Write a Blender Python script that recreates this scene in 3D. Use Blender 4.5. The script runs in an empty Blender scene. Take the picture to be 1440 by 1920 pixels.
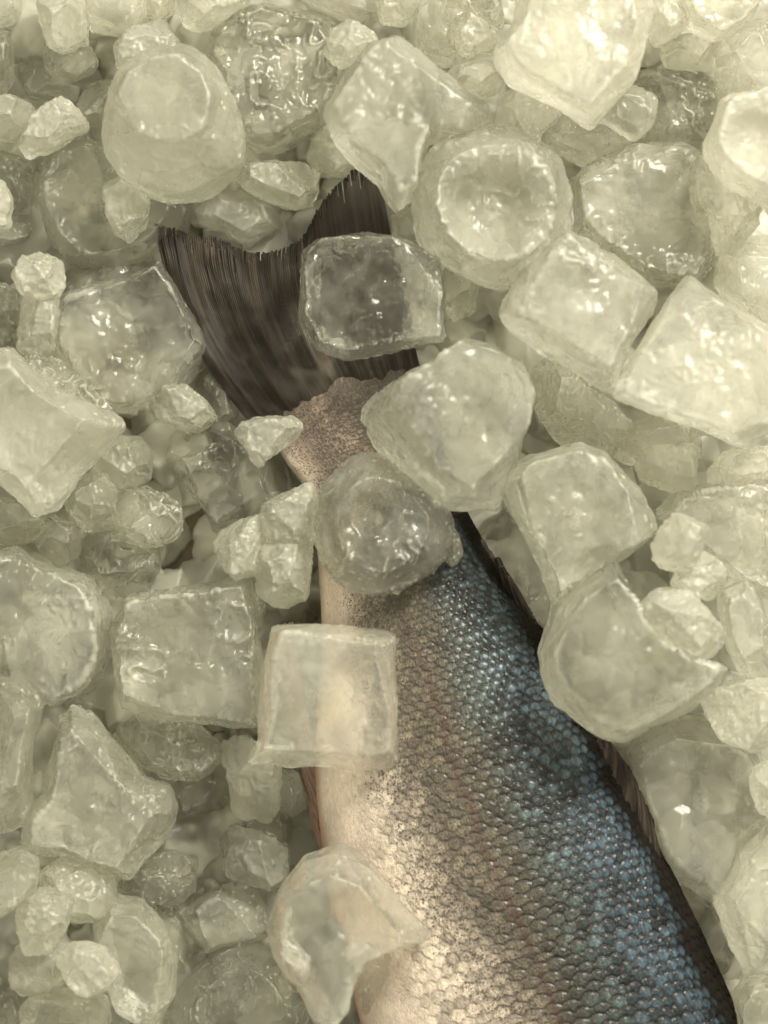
import bpy, bmesh, math, random
import numpy as np
from mathutils import Vector

random.seed(7)
rng = np.random.default_rng(7)
scene = bpy.context.scene
COL = scene.collection

# ------------------------------------------------------------------ camera, world, lights, exposure
S = 0.00012            # metres per photo pixel at the focus height
ZF = 0.024             # focus height (the fish's tail)
CAM_D = 0.70           # camera distance above the focus height
CZ = ZF + CAM_D

cam_data = bpy.data.cameras.new('camera')
cam = bpy.data.objects.new('camera', cam_data)
COL.objects.link(cam)
cam.location = (0, 0, CZ)
cam_data.sensor_fit = 'VERTICAL'
cam_data.sensor_height = 36
cam_data.sensor_width = 27
cam_data.lens = 36 * CAM_D / (1920 * S)
cam_data.clip_start = 0.01
cam_data.clip_end = 20
cam_data.dof.use_dof = True
cam_data.dof.focus_distance = CAM_D - 0.004
cam_data.dof.aperture_fstop = 9.0
scene.camera = cam

world = bpy.data.worlds.new('World')
scene.world = world
world.use_nodes = True
bg = world.node_tree.nodes['Background']
bg.inputs['Color'].default_value = (1.0, 0.955, 0.79, 1)
bg.inputs['Strength'].default_value = 0.60


def area_light(name, loc, target, size, power, color):
    d = bpy.data.lights.new(name, 'AREA')
    d.shape = 'DISK'
    d.size = size
    d.energy = power
    d.color = color
    o = bpy.data.objects.new(name, d)
    COL.objects.link(o)
    o.location = loc
    o.rotation_euler = (Vector(target) - Vector(loc)).to_track_quat('-Z', 'Y').to_euler()
    return o


area_light('key_lamp', (0.265, 0.365, 0.50), (0.01, 0.01, 0.02), 0.26, 8.6, (1.0, 0.95, 0.83))
area_light('fill_lamp', (-0.55, -0.1, 0.8), (0, 0, 0.02), 0.5, 0.6, (0.95, 0.97, 0.84))

vs = scene.view_settings
vs.view_transform = 'Standard'
vs.look = 'None'
vs.exposure = 0.40
vs.gamma = 1.0
vs.use_curve_mapping = False

scene.render.engine = 'CYCLES'
cy = scene.cycles
cy.max_bounces = 11
cy.diffuse_bounces = 6
cy.glossy_bounces = 4
cy.transmission_bounces = 9
cy.transparent_max_bounces = 7
cy.sample_clamp_indirect = 4.0
cy.sample_clamp_direct = 0.0
cy.blur_glossy = 0.5
cy.caustics_reflective = False
cy.caustics_refractive = True
cy.use_denoising = True
try:
    cy.denoiser = 'OPENIMAGEDENOISE'
except Exception:
    pass


def at(px, py, z):
    """world point seen at photo pixel (px, py) at height z"""
    k = (CZ - z) / CAM_D * S
    return ((px - 720) * k, (960 - py) * k, z)


def pts(s):
    return [tuple(float(c) for c in p.split(',')) for p in s.split()]


# ------------------------------------------------------------------ numpy noise
def _hash(ix, iy, iz, seed):
    h = (ix * 374761393 + iy * 668265263 + iz * 2147483647 + seed * 974711) & 0xFFFFFFFF
    h = ((h ^ (h >> 13)) * 1274126177) & 0xFFFFFFFF
    h = h ^ (h >> 16)
    return (h & 0xFFFF) / 32767.5 - 1.0


def vnoise(p, seed=0):
    i = np.floor(p).astype(np.int64)
    f = p - i
    f = f * f * (3 - 2 * f)
    out = 0
    for dx in (0, 1):
        wx = f[:, 0] if dx else 1 - f[:, 0]
        for dy in (0, 1):
            wy = f[:, 1] if dy else 1 - f[:, 1]
            for dz in (0, 1):
                wz = f[:, 2] if dz else 1 - f[:, 2]
                out = out + wx * wy * wz * _hash(i[:, 0] + dx, i[:, 1] + dy, i[:, 2] + dz, seed)
    return out


def fbm(p, octaves=3, seed=0):
    a, t = 1.0, 0
    for o in range(octaves):
        t = t + a * vnoise(p * 2.0 ** o, seed + o * 17)
        a *= 0.5
    return t


def sstep(a, b, x):
    t = np.clip((x - a) / (b - a), 0, 1)
    return t * t * (3 - 2 * t)


# ------------------------------------------------------------------ materials
class NT:
    def __init__(self, name):
        self.m = bpy.data.materials.new(name)
        self.m.use_nodes = True
        self.t = self.m.node_tree
        self.t.nodes.clear()
        self.out = self.n('ShaderNodeOutputMaterial')

    def n(self, typ, **kw):
        nd = self.t.nodes.new(typ)
        for k, v in kw.items():
            setattr(nd, k, v)
        return nd

    def l(self, a, b):
        self.t.links.new(a, b)

    def set(self, sock, v):
        if isinstance(v, bpy.types.NodeSocket):
            self.l(v, sock)
        else:
            sock.default_value = v

    def math(self, op, a, b=None, c=None, clamp=False):
        nd = self.n('ShaderNodeMath', operation=op, use_clamp=clamp)
        self.set(nd.inputs[0], a)
        if b is not None:
            self.set(nd.inputs[1], b)
        if c is not None:
            self.set(nd.inputs[2], c)
        return nd.outputs[0]

    def ramp(self, v, lo, hi, a=0.0, b=1.0):
        nd = self.n('ShaderNodeMapRange', interpolation_type='SMOOTHSTEP')
        self.set(nd.inputs[0], v)
        nd.inputs[1].default_value = lo
        nd.inputs[2].default_value = hi
        nd.inputs[3].default_value = a
        nd.inputs[4].default_value = b
        return nd.outputs[0]

    def noise(self, vec, scale, detail=3, rough=0.55, dist=0.0):
        nd = self.n('ShaderNodeTexNoise')
        self.l(vec, nd.inputs['Vector'])
        nd.inputs['Scale'].default_value = scale
        nd.inputs['Detail'].default_value = detail
        nd.inputs['Roughness'].default_value = rough
        nd.inputs['Distortion'].default_value = dist
        return nd.outputs['Fac']

    def mixc(self, f, a, b, blend='MIX'):
        nd = self.n('ShaderNodeMix', data_type='RGBA', blend_type=blend)
        self.set(nd.inputs[0], f)
        self.set(nd.inputs[6], a)
        self.set(nd.inputs[7], b)
        return nd.outputs[2]


def ice_material():
    """one ice for all: every piece carries its cloudiness, roughness and tone on its own vertices"""
    k = NT('ice')
    at_i = k.n('ShaderNodeAttribute', attribute_name='frost')
    sep = k.n('ShaderNodeSeparateColor')
    k.l(at_i.outputs['Color'], sep.inputs[0])
    cloud, rough, tone = sep.outputs[0], sep.outputs[1], sep.outputs[2]
    geo = k.n('ShaderNodeNewGeometry')
    edge = k.ramp(geo.outputs['Pointiness'], 0.508, 0.57)
    m = k.math('ADD', cloud, k.math('MULTIPLY', edge, 0.42))
    m = k.math('MINIMUM', m, 0.94)
    gl = k.n('ShaderNodeBsdfGlass')
    gl.inputs['IOR'].default_value = 1.31
    gl.inputs['Color'].default_value = (0.992, 0.99, 0.95, 1)
    k.l(rough, gl.inputs['Roughness'])
    colr = k.mixc(tone, (0.90, 0.885, 0.74, 1), (0.95, 0.935, 0.81, 1))
    df = k.n('ShaderNodeBsdfDiffuse')
    k.l(colr, df.inputs['Color'])
    tl = k.n('ShaderNodeBsdfTranslucent')
    k.l(colr, tl.inputs['Color'])
    ms = k.n('ShaderNodeMixShader')
    ms.inputs[0].default_value = 0.58
    k.l(df.outputs[0], ms.inputs[1])
    k.l(tl.outputs[0], ms.inputs[2])
    gs = k.n('ShaderNodeBsdfGlossy')
    gs.inputs['Roughness'].default_value = 0.33
    fr = k.n('ShaderNodeFresnel')
    fr.inputs['IOR'].default_value = 1.31
    mw = k.n('ShaderNodeMixShader')
    k.l(fr.outputs[0], mw.inputs[0])
    k.l(ms.outputs[0], mw.inputs[1])
    k.l(gs.outputs[0], mw.inputs[2])
    mx = k.n('ShaderNodeMixShader')
    k.l(m, mx.inputs[0])
    k.l(gl.outputs[0], mx.inputs[1])
    k.l(mw.outputs[0], mx.inputs[2])
    # part of the light goes straight through
    tr = k.n('ShaderNodeBsdfTransparent')
    tr.inputs['Color'].default_value = (0.985, 0.98, 0.95, 1)
    mt = k.n('ShaderNodeMixShader')
    mt.inputs[0].default_value = 0.26
    k.l(mx.outputs[0], mt.inputs[1])
    k.l(tr.outputs[0], mt.inputs[2])
    k.l(mt.outputs[0], k.out.inputs['Surface'])
    return k.m


def frost_attr(me, cloud, rough, tone):
    a = me.attributes.new('frost', 'FLOAT_COLOR', 'POINT')
    rgba = np.ones((len(me.vertices), 4), np.float32)
    rgba[:, 0], rgba[:, 1], rgba[:, 2] = np.clip(cloud, 0.04, 0.94), np.clip(rough, 0, 1), np.clip(tone, 0, 1)
    a.data.foreach_set('color', rgba.reshape(-1))


def ground_material():
    k = NT('brown_board')
    tc = k.n('ShaderNodeTexCoord')
    v = tc.outputs['Object']
    n1 = k.noise(v, 28, 5, 0.6, 0.8)
    n2 = k.noise(v, 140, 4, 0.6, 0.4)
    c = k.mixc(k.ramp(n1, 0.38, 0.62), (0.13, 0.10, 0.065, 1), (0.27, 0.19, 0.11, 1))
    c = k.mixc(k.ramp(n2, 0.55, 0.72), c, (0.36, 0.22, 0.10, 1))
    p = k.n('ShaderNodeBsdfPrincipled')
    k.l(c, p.inputs['Base Color'])
    p.inputs['Roughness'].default_value = 0.45
    b = k.n('ShaderNodeBump')
    b.inputs['Distance'].default_value = 0.001
    k.l(n2, b.inputs['Height'])
    k.l(b.outputs[0], p.inputs['Normal'])
    k.l(p.outputs[0], k.out.inputs['Surface'])
    return k.m


def fish_skin_material():
    k = NT('fish_skin')
    at_c = k.n('ShaderNodeAttribute', attribute_name='skin_colour')
    at_d = k.n('ShaderNodeAttribute', attribute_name='skin_data')
    sp = k.n('ShaderNodeSeparateColor')
    k.l(at_d.outputs['Color'], sp.inputs[0])
    dens, metal, rgh = sp.outputs[0], sp.outputs[1], sp.outputs[2]
    uv = k.n('ShaderNodeUVMap', uv_map='UVMap')
    vo = k.n('ShaderNodeTexVoronoi', feature='F1')
    k.l(uv.outputs[0], vo.inputs['Vector'])
    vo.inputs['Scale'].default_value = 19
    vo2 = k.n('ShaderNodeTexVoronoi', feature='F1')
    k.l(uv.outputs[0], vo2.inputs['Vector'])
    vo2.inputs['Scale'].default_value = 33
    sc1 = k.n('ShaderNodeSeparateColor')
    k.l(vo.outputs['Color'], sc1.inputs[0])
    nz = k.noise(uv.outputs[0], 4.5, 4, 0.65)
    d2 = k.math('MULTIPLY', dens, k.ramp(nz, 0.36, 0.62, 0.25, 1.5))
    on1 = k.math('LESS_THAN', sc1.outputs[0], d2)
    dot1 = k.math('MULTIPLY', k.ramp(vo.outputs['Distance'], 0.30, 0.44, 1, 0), on1)
    sc2 = k.n('ShaderNodeSeparateColor')
    k.l(vo2.outputs['Color'], sc2.inputs[0])
    on2 = k.math('LESS_THAN', sc2.outputs[0], d2)
    dot2 = k.math('MULTIPLY', k.ramp(vo2.outputs['Distance'], 0.28, 0.46, 1, 0), on2)
    dot = k.math('MAXIMUM', dot1, dot2)
    tone = k.noise(uv.outputs[0], 26, 3, 0.6)
    base = k.mixc(k.ramp(tone, 0.3, 0.7), at_c.outputs['Color'], (0.5, 0.5, 0.5, 1), 'OVERLAY')
    base = k.mixc(0.5, base, at_c.outputs['Color'])
    base = k.mixc(k.math('MULTIPLY', dot, 0.80), base, (0.040, 0.029, 0.020, 1))
    p = k.n('ShaderNodeBsdfPrincipled')
    k.l(base, p.inputs['Base Color'])
    k.l(metal, p.inputs['Metallic'])
    k.l(rgh, p.inputs['Roughness'])
    k.l(k.math('MULTIPLY', at_d.outputs['Alpha'], 0.40), p.inputs['Specular IOR Level'])
    k.l(k.math('MULTIPLY', at_d.outputs['Alpha'], 0.16), p.inputs['Coat Weight'])
    p.inputs['Coat Roughness'].default_value = 0.12
    # fine striations on every scale
    mp = k.n('ShaderNodeMapping')
    k.l(uv.outputs[0], mp.inputs[0])
    mp.inputs['Scale'].default_value = (1, 0.3, 1)
    st = k.noise(mp.outputs[0], 55, 3, 0.6)
    b = k.n('ShaderNodeBump')
    b.inputs['Strength'].default_value = 0.8
    b.inputs['Distance'].default_value = 0.0005
    k.l(st, b.inputs['Height'])
    k.l(b.outputs[0], p.inputs['Normal'])
    k.l(p.outputs[0], k.out.inputs['Surface'])
    return k.m


def fin_material(name, dark, light, rays, edge=None):
    k = NT(name)
    uv = k.n('ShaderNodeUVMap', uv_map='UVMap')
    sx = k.n('ShaderNodeSeparateXYZ')
    k.l(uv.outputs[0], sx.inputs[0])
    wob = k.noise(uv.outputs[0], 5, 2)
    ph = k.math('MULTIPLY', k.math('ADD', sx.outputs[0], k.math('MULTIPLY', wob, 0.012)), rays * 2 * math.pi)
    ray = k.math('MULTIPLY', k.math('ADD', k.math('SINE', ph), 1), 0.5)
    mp = k.n('ShaderNodeMapping')
    k.l(uv.outputs[0], mp.inputs[0])
    mp.inputs['Scale'].default_value = (64, 1.6, 1)
    band = k.noise(mp.outputs[0], 1.0, 3, 0.6)
    grain = k.noise(uv.outputs[0], 190, 2, 0.6)
    mp2 = k.n('ShaderNodeMapping')
    k.l(uv.outputs[0], mp2.inputs[0])
    mp2.inputs['Scale'].default_value = (34, 0.7, 1)
    band2 = k.noise(mp2.outputs[0], 1.0, 4, 0.7)
    f = k.math('MULTIPLY', k.math('ADD', k.math('MULTIPLY', ray, 0.6), 0.4), k.ramp(band, 0.35, 0.65, 0.25, 1.0))
    f = k.math('MULTIPLY', f, k.ramp(band2, 0.41, 0.59, 0.05, 1.15))
    f = k.math('ADD', f, k.math('MULTIPLY', k.math('SUBTRACT', grain, 0.5), 0.5), clamp=True)
    c = k.mixc(f, dark, light)
    p = k.n('ShaderNodeBsdfPrincipled')
    k.l(c, p.inputs['Base Color'])
    p.inputs['Roughness'].default_value = 0.45
    p.inputs['Specular IOR Level'].default_value = 0.14
    b = k.n('ShaderNodeBump')
    b.inputs['Strength'].default_value = 0.6
    b.inputs['Distance'].default_value = 0.00034
    k.l(k.math('ADD', ray, k.math('MULTIPLY', grain, 0.6)), b.inputs['Height'])
    k.l(b.outputs[0], p.inputs['Normal'])
    k.l(p.outputs[0], k.out.inputs['Surface'])
    return k.m


def air_material():
    k = NT('trapped_air')
    gl = k.n('ShaderNodeBsdfGlass')
    gl.inputs['IOR'].default_value = 1 / 1.31
    gl.inputs['Roughness'].default_value = 0.04
    tr = k.n('ShaderNodeBsdfTransparent')
    tl = k.n('ShaderNodeBsdfTranslucent')
    tl.inputs['Color'].default_value = (0.93, 0.92, 0.82, 1)
    m1 = k.n('ShaderNodeMixShader')
    m1.inputs[0].default_value = 0.45
    k.l(gl.outputs[0], m1.inputs[1])
    k.l(tr.outputs[0], m1.inputs[2])
    m2 = k.n('ShaderNodeMixShader')
    m2.inputs[0].default_value = 0.12
    k.l(m1.outputs[0], m2.inputs[1])
    k.l(tl.outputs[0], m2.inputs[2])
    k.l(m2.outputs[0], k.out.inputs['Surface'])
    return k.m


AIR = air_material()
ICE = ice_material()
GROUND = ground_material()
SKIN = fish_skin_material()
TAIL = fin_material('tail_fin_skin', (0.012, 0.009, 0.006, 1), (0.052, 0.040, 0.026, 1), 120)
FIN_DARK = fin_material('dark_fin_skin', (0.012, 0.009, 0.007, 1), (0.060, 0.043, 0.029, 1), 12)
FIN_RED = fin_material('reddish_fin_skin', (0.20, 0.115, 0.085, 1), (0.42, 0.345, 0.265, 1), 16)


def grid_mesh(name, co, nu, nv, closed_u=False, uv=None, cols=None, keep=None):
    """co: (nv, nu, 3) array -> mesh of quads"""
    me = bpy.data.meshes.new(name)
    idx = np.arange(nu * nv).reshape(nv, nu)
    if closed_u:
        idx = np.concatenate([idx, idx[:, :1]], axis=1)
    q = np.stack([idx[:-1, :-1], idx[:-1, 1:], idx[1:, 1:], idx[1:, :-1]], axis=-1).reshape(-1, 4)
    if keep is not None:
        q = q[keep.reshape(-1)]
    nf = len(q)
    me.vertices.add(nu * nv)
    me.vertices.foreach_set('co', co.reshape(-1).astype(np.float32))
    me.loops.add(nf * 4)
    me.loops.foreach_set('vertex_index', q.reshape(-1).astype(np.int32))
    me.polygons.add(nf)
    me.polygons.foreach_set('loop_start', np.arange(0, nf * 4, 4, dtype=np.int32))
    me.polygons.foreach_set('use_smooth', np.ones(nf, dtype=bool))
    me.update(calc_edges=True)
    if uv is not None:
        ul = me.uv_layers.new(name='UVMap')
        ul.data.foreach_set('uv', uv.reshape(-1, 2)[q.reshape(-1)].reshape(-1).astype(np.float32))
    for nm, arr in (cols or {}).items():
        a = me.attributes.new(nm, 'FLOAT_COLOR', 'POINT')
        rgba = np.ones((nu * nv, 4), np.float32)
        rgba[:, :arr.shape[-1]] = arr.reshape(-1, arr.shape[-1])
        a.data.foreach_set('color', rgba.reshape(-1))
    return me


def link(name, me, mat, parent=None, loc=(0, 0, 0)):
    o = bpy.data.objects.new(name, me)
    if mat:
        me.materials.append(mat)
    COL.objects.link(o)
    o.location = loc
    if parent:
        o.parent = parent
    return o


# ------------------------------------------------------------------ setting: the board under the ice
gm = bpy.data.meshes.new('ground')
gm.from_pydata([(-0.4, -0.4, 0), (0.4, -0.4, 0), (0.4, 0.4, 0), (-0.4, 0.4, 0)], [], [(0, 1, 2, 3)])
ground = link('ground', gm, GROUND)
ground['kind'] = 'structure'

# crushed ice bed: an uncountable layer of small lumps beneath the pieces
GAPS = [(352, 1045, 62), (235, 790, 30), (222, 1190, 22), (1225, 130, 26), (575, 1150, 18), (1292, 1670, 22), (580, 1630, 22), (270, 1720, 12)]


def crushed_bed():
    t = bmesh.new()
    bmesh.ops.create_icosphere(t, subdivisions=4, radius=1.0)
    sph = np.array([v.co[:] for v in t.verts])
    tri = np.array([[v.index for v in f.verts] for f in t.faces])
    t.free()
    base_c, offs = [], []
    step = 70
    for gy in range(-260, 2200, step):
        for gx in range(-260, 1720, step):
            px = gx + random.uniform(-22, 22)
            py = gy + random.uniform(-22, 22)
            if any((px - a) ** 2 + (py - b) ** 2 < (r + 18) ** 2 for a, b, r in GAPS):
                continue
            z = random.uniform(0.004, 0.009)
            base_c.append((*at(px, py, z), random.uniform(0.0050, 0.0078), random.uniform(0, 6.28)))
    B = np.array(base_c)
    n, m = len(B), len(sph)
    co = np.broadcast_to(sph[None], (n, m, 3)).reshape(-1, 3)
    sh = np.repeat(np.arange(n) * 7.3, m)[:, None]
    d = 1 + 0.30 * fbm(co * 1.5 + sh, 2, 3) + 0.05 * fbm(co * 6 + sh, 2, 5)
    co = (co * (d + 0.06 * vnoise(co * 7 + sh, 8))[:, None]).reshape(n, m, 3)
    for _ in range(9):                                   # broken faces
        dv = rng.normal(size=(n, 1, 3))
        dv /= np.linalg.norm(dv, axis=-1, keepdims=True)
        pr = (co * dv).sum(-1, keepdims=True)
        co = co - np.clip(pr - pr.max(axis=1, keepdims=True) * rng.uniform(0.62, 0.85, (n, 1, 1)), 0, None) * dv
    gr = (0.05 * vnoise(co.reshape(-1, 3) * 6 + sh, 12) + 0.03 * vnoise(co.reshape(-1, 3) * 15 + sh, 13)).reshape(n, m, 1)
    co = co * (1.25 + gr) * B[:, None, 3:4] * np.array([1.15, 0.95, 0.75])
    ca, sa = np.cos(B[:, 4])[:, None], np.sin(B[:, 4])[:, None]
    X = B[:, 0:1] + co[..., 0] * ca - co[..., 1] * sa
    Y = B[:, 1:2] + co[..., 0] * sa + co[..., 1] * ca
    Z = np.maximum(B[:, 2:3] + co[..., 2], 0.0004)
    V = np.stack([X, Y, Z], -1).reshape(-1, 3)
    F = (tri[None] + (np.arange(n) * m)[:, None, None]).reshape(-1, 3)
    me = bpy.data.meshes.new('crushed_ice')
    me.vertices.add(len(V))
    me.vertices.foreach_set('co', V.reshape(-1).astype(np.float32))
    me.loops.add(len(F) * 3)
    me.loops.foreach_set('vertex_index', F.reshape(-1).astype(np.int32))
    me.polygons.add(len(F))
    me.polygons.foreach_set('loop_start', np.arange(0, len(F) * 3, 3, dtype=np.int32))
    me.polygons.foreach_set('use_smooth', np.ones(len(F), dtype=bool))
    me.update(calc_edges=True)
    o = link('crushed_ice', me, ICE)
    nn = fbm(V / 0.008, 3, 77)
    frost_attr(me, 0.42 + 0.2 * nn, 0.30 + 0 * nn, 0.5 + 0.4 * nn)
    o['kind'] = 'stuff'
    return o


crushed_bed()

# ------------------------------------------------------------------ the fish
fish = bpy.data.objects.new('fish', None)
COL.objects.link(fish)
fish['label'] = 'dark grey fish lying tail up under ice, with scaly blue sheened back and pale belly'
fish['category'] = 'fish'
fish.location = (0.01, -0.03, 0.004)
FISH_LOC = np.array(fish.location)

PAIRS = [  # left (belly) and right (back) edge of the body in photo pixels, half-thickness in mm
    (535, 690, 742, 622, 0.5), (512, 742, 772, 655, 1.7), (514, 802, 796, 710, 3.1), (532, 855, 814, 758, 5.0), (578, 930, 838, 858, 8.2),
    (597, 1060, 872, 958, 10.5), (604, 1180, 940, 1072, 12.5), (600, 1310, 1018, 1188, 15.0),
    (590, 1450, 1088, 1308, 17.5), (604, 1590, 1158, 1440, 19.5), (638, 1740, 1224, 1570, 21.0),
    (668, 1880, 1288, 1700, 22.0), (700, 2010, 1352, 1840, 22.5), (740, 2160, 1432, 2000, 22.0), (790, 2330, 1520, 2190, 19.0),
    (850, 2460, 1560, 2340, 12.0), (930, 2560, 1560, 2460, 3.0)]


def catmull(A, n):
    A = np.array(A, float)
    A = np.vstack([2 * A[0] - A[1], A, 2 * A[-1] - A[-2]])
    m = len(A) - 3
    t = np.linspace(0, m, n)
    i = np.minimum(t.astype(int), m - 1)
    f = (t - i)[:, None]
    p0, p1, p2, p3 = A[i], A[i + 1], A[i + 2], A[i + 3]
    return 0.5 * ((2 * p1) + (-p0 + p2) * f + (2 * p0 - 5 * p1 + 4 * p2 - p3) * f ** 2 + (-p0 + 3 * p1 - 3 * p2 + p3) * f ** 3)


def fish_zc(hmm):
    return 0.0172 + 0.00034 * hmm


def build_body():
    NV, NUP, NLO = 1000, 420, 36
    C = catmull(PAIRS, NV)
    L, R, H = C[:, 0:2], C[:, 2:4], C[:, 4]
    mid = (L + R) / 2
    half = (R - L) / 2
    W = np.linalg.norm(half, axis=1)
    s = np.concatenate([[0], np.cumsum(np.linalg.norm(np.diff(mid, axis=0), axis=1))])
    Hpx = H / (S * 1000)
    arc = np.pi * np.sqrt((W ** 2 + Hpx ** 2) / 2)
    ROWS = 34.0
    size = arc / ROWS
    sp = np.concatenate([[0], np.cumsum(np.diff(s) / (size[1:] * 0.80))])
    u = np.linspace(0, 1, NUP)
    th = np.pi * (1 - u)
    thl = np.linspace(0, -np.pi, NLO + 2)[1:-1]
    tha = np.concatenate([th, thl])
    ct, stn = np.cos(tha), np.sin(tha)
    # super-elliptic section, fuller than an ellipse
    ctp = np.sign(ct) * np.abs(ct) ** 0.92
    stp = np.sign(stn) * np.abs(stn) ** 0.88
    zc = fish_zc(H)
    px = mid[:, None, 0] + half[:, None, 0] * ctp[None]
    py = mid[:, None, 1] + half[:, None, 1] * ctp[None]
    z = zc[:, None] + (H / 1000)[:, None] * stp[None] * np.where(stn > 0, 1, 0.8)[None]
    kk = ((CZ - zc) / CAM_D * S)[:, None]
    co = np.stack([(px - 720) * kk, (960 - py) * kk, z], -1)
    # --- scales on the upper side
    U = np.broadcast_to(u[None], (NV, NUP))
    f_across = (1 - np.cos(np.pi * U)) / 2
    SP = np.broadcast_to(sp[:, None], (NV, NUP))
    wobp = np.stack([SP * 0.18, U * 6, np.zeros_like(U)], -1).reshape(-1, 3)
    wa = vnoise(wobp, 1).reshape(NV, NUP) * 0.3
    wb = vnoise(wobp, 2).reshape(NV, NUP) * 0.35
    a = SP + wa - (U - 0.5) ** 2 * 3.0
    b = U * ROWS + wb
    hbest = np.zeros_like(a)
    ids = np.zeros_like(a)
    edge = np.zeros_like(a)
    along = np.zeros_like(a)
    done = np.zeros(a.shape, bool)
    i0 = np.floor(a).astype(int)
    for di in (2, 1, 0, -1):
        ci = i0 + di
        offs = (ci % 2) * 0.5
        j = np.round(b - offs)
        cj = j + offs
        jit = _hash(ci.astype(np.int64), j.astype(np.int64), np.zeros_like(ci, dtype=np.int64), 5)
        jit2 = _hash(ci.astype(np.int64), j.astype(np.int64), np.zeros_like(ci, dtype=np.int64), 9)
        da = a - (ci + 0.14 * jit2)
        db = b - cj - 0.10 * jit
        rr = 1.02 + 0.1 * jit
        # rounded front (towards the tail = smaller a), long hidden root
        d = np.sqrt((np.where(da < 0, da / 1.0, da / 2.4)) ** 2 + (db / 0.66) ** 2) / rr
        inside = (d < 1) & ~done
        h = 0.70 * np.clip(1 - 0.42 * (da + 1), 0, 1) * np.clip((1 - d) / 0.25, 0, 1) ** 0.5 + 0.65 * np.clip(1 - np.clip(d, 0, 1) ** 2, 0, 1) ** 0.8
        hbest = np.where(inside, h, hbest)
        edge = np.where(inside, np.clip(d, 0, 1), edge)
        along = np.where(inside, da, along)
        ids = np.where(inside, jit, ids)
        done |= inside
    sizem = (size * S)[:, None]
    T = np.linspace(0, 1, NV)[:, None] * np.ones_like(U)
    sm = np.broadcast_to(s[:, None], U.shape)
    lowb = sstep(0.10, 0.30, f_across)
    # a healed patch of finer wrinkled skin in the lower flank
    amp = (0.05 + 0.95 * lowb) * sstep(20, 120, sm) * (0.62 + 0.45 * sstep(0.35, 0.7, f_across))
    dz = hbest * amp * sizem * 0.25
    # soft large undulation of the flank
    und = fbm(np.stack([f_across * 5, sm / 160, np.zeros_like(U)], -1).reshape(-1, 3), 3, 21).reshape(U.shape)
    dz = dz + und * 0.00025
    # normal direction for displacement (section plane)
    nx = (half / W[:, None])[:, None, :] * (ct[None, :NUP, None])
    n3 = np.stack([nx[..., 0], -nx[..., 1], np.broadcast_to(stn[None, :NUP], U.shape)], -1)
    co[:, :NUP] += n3 * dz[..., None]
    # --- colours
    def c(*v):
        return np.array(v)
    cream, pink = c(0.60, 0.495, 0.395), c(0.46, 0.26, 0.17)
    silver, brown = c(0.54, 0.455, 0.355), c(0.122, 0.102, 0.068)
    grey, teal = c(0.050, 0.050, 0.037), c(0.034, 0.045, 0.040)
    blue, black = c(0.060, 0.095, 0.130), c(0.010, 0.0085, 0.0065)
    nzz = fbm(np.stack([f_across * 9, sm / 90, np.full_like(U, 3.3)], -1).reshape(-1, 3), 3, 31).reshape(U.shape)
    f = f_across + nzz * 0.035
    def mix(A, B, t):
        return A * (1 - t[..., None]) + B * t[..., None]
    bel = np.interp(sm, [0, 200, 400, 600, 800, 1000, 1150, 1300], [-0.1, 0.02, 0.09, 0.15, 0.21, 0.25, 0.31, 0.35])
    base = mix(np.broadcast_to(cream, U.shape + (3,)), np.broadcast_to(silver, U.shape + (3,)), sstep(0.10, 0.25, f))
    base = mix(base, np.broadcast_to(pink, U.shape + (3,)), sstep(0.035, 0.0, f_across) * sstep(550, 700, sm) * 0.8)
    base = mix(base, np.broadcast_to(brown, U.shape + (3,)), sstep(bel - 0.04, bel + 0.22, f))
    base = mix(base, np.broadcast_to(grey, U.shape + (3,)), sstep(0.47, 0.62, f) * sstep(150, 350, sm))
    base = mix(base, np.broadcast_to(teal, U.shape + (3,)), sstep(0.58, 0.74, f) * sstep(250, 400, sm))
    base = mix(base, np.broadcast_to(blue, U.shape + (3,)), sstep(0.70, 0.86, f + 0.10 * ids) * sstep(250, 420, sm) * (0.55 + 0.45 * sstep(-0.5, 0.8, ids)))
    # blue-green silvery glints painted into the colour of patches of iridescent scales
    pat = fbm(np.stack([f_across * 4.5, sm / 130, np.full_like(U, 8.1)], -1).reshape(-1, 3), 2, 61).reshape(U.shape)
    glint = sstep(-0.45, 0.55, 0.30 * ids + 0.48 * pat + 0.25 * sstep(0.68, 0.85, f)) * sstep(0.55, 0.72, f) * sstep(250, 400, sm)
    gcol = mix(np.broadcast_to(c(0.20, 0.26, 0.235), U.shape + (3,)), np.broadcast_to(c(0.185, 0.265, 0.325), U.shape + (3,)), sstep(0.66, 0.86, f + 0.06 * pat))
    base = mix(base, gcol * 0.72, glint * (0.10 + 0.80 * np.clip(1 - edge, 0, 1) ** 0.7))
    fin_st = vnoise(np.stack([U * 70, sm / 90, np.full_like(U, 2.2)], -1).reshape(-1, 3), 73).reshape(U.shape)
    # peduncle: pinkish brown
    ped = sstep(330, 120, sm)
    base = mix(base, np.broadcast_to(c(0.235, 0.18, 0.135), U.shape + (3,)), ped * sstep(0.02, 0.18, f) * 0.85)
    base = mix(base, np.broadcast_to(c(0.035, 0.028, 0.020), U.shape + (3,)), sstep(230, 70, sm + 70 * nzz + 60 * fin_st) * 0.55)
    # per-scale tone and the pigment of the pockets between the scales
    tone = 1 + 0.34 * ids * lowb + 0.30 * nzz
    base = base * tone[..., None]
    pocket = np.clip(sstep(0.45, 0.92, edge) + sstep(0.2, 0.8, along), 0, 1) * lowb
    pk = np.maximum(pocket * np.interp(f, [0.1, 0.35, 0.6, 0.8], [0.12, 0.42, 0.88, 0.97]) * sstep(60, 260, sm), sstep(0.6, 1.0, edge) * ped * sstep(60, 140, sm) * lowb * 0.75)
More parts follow.
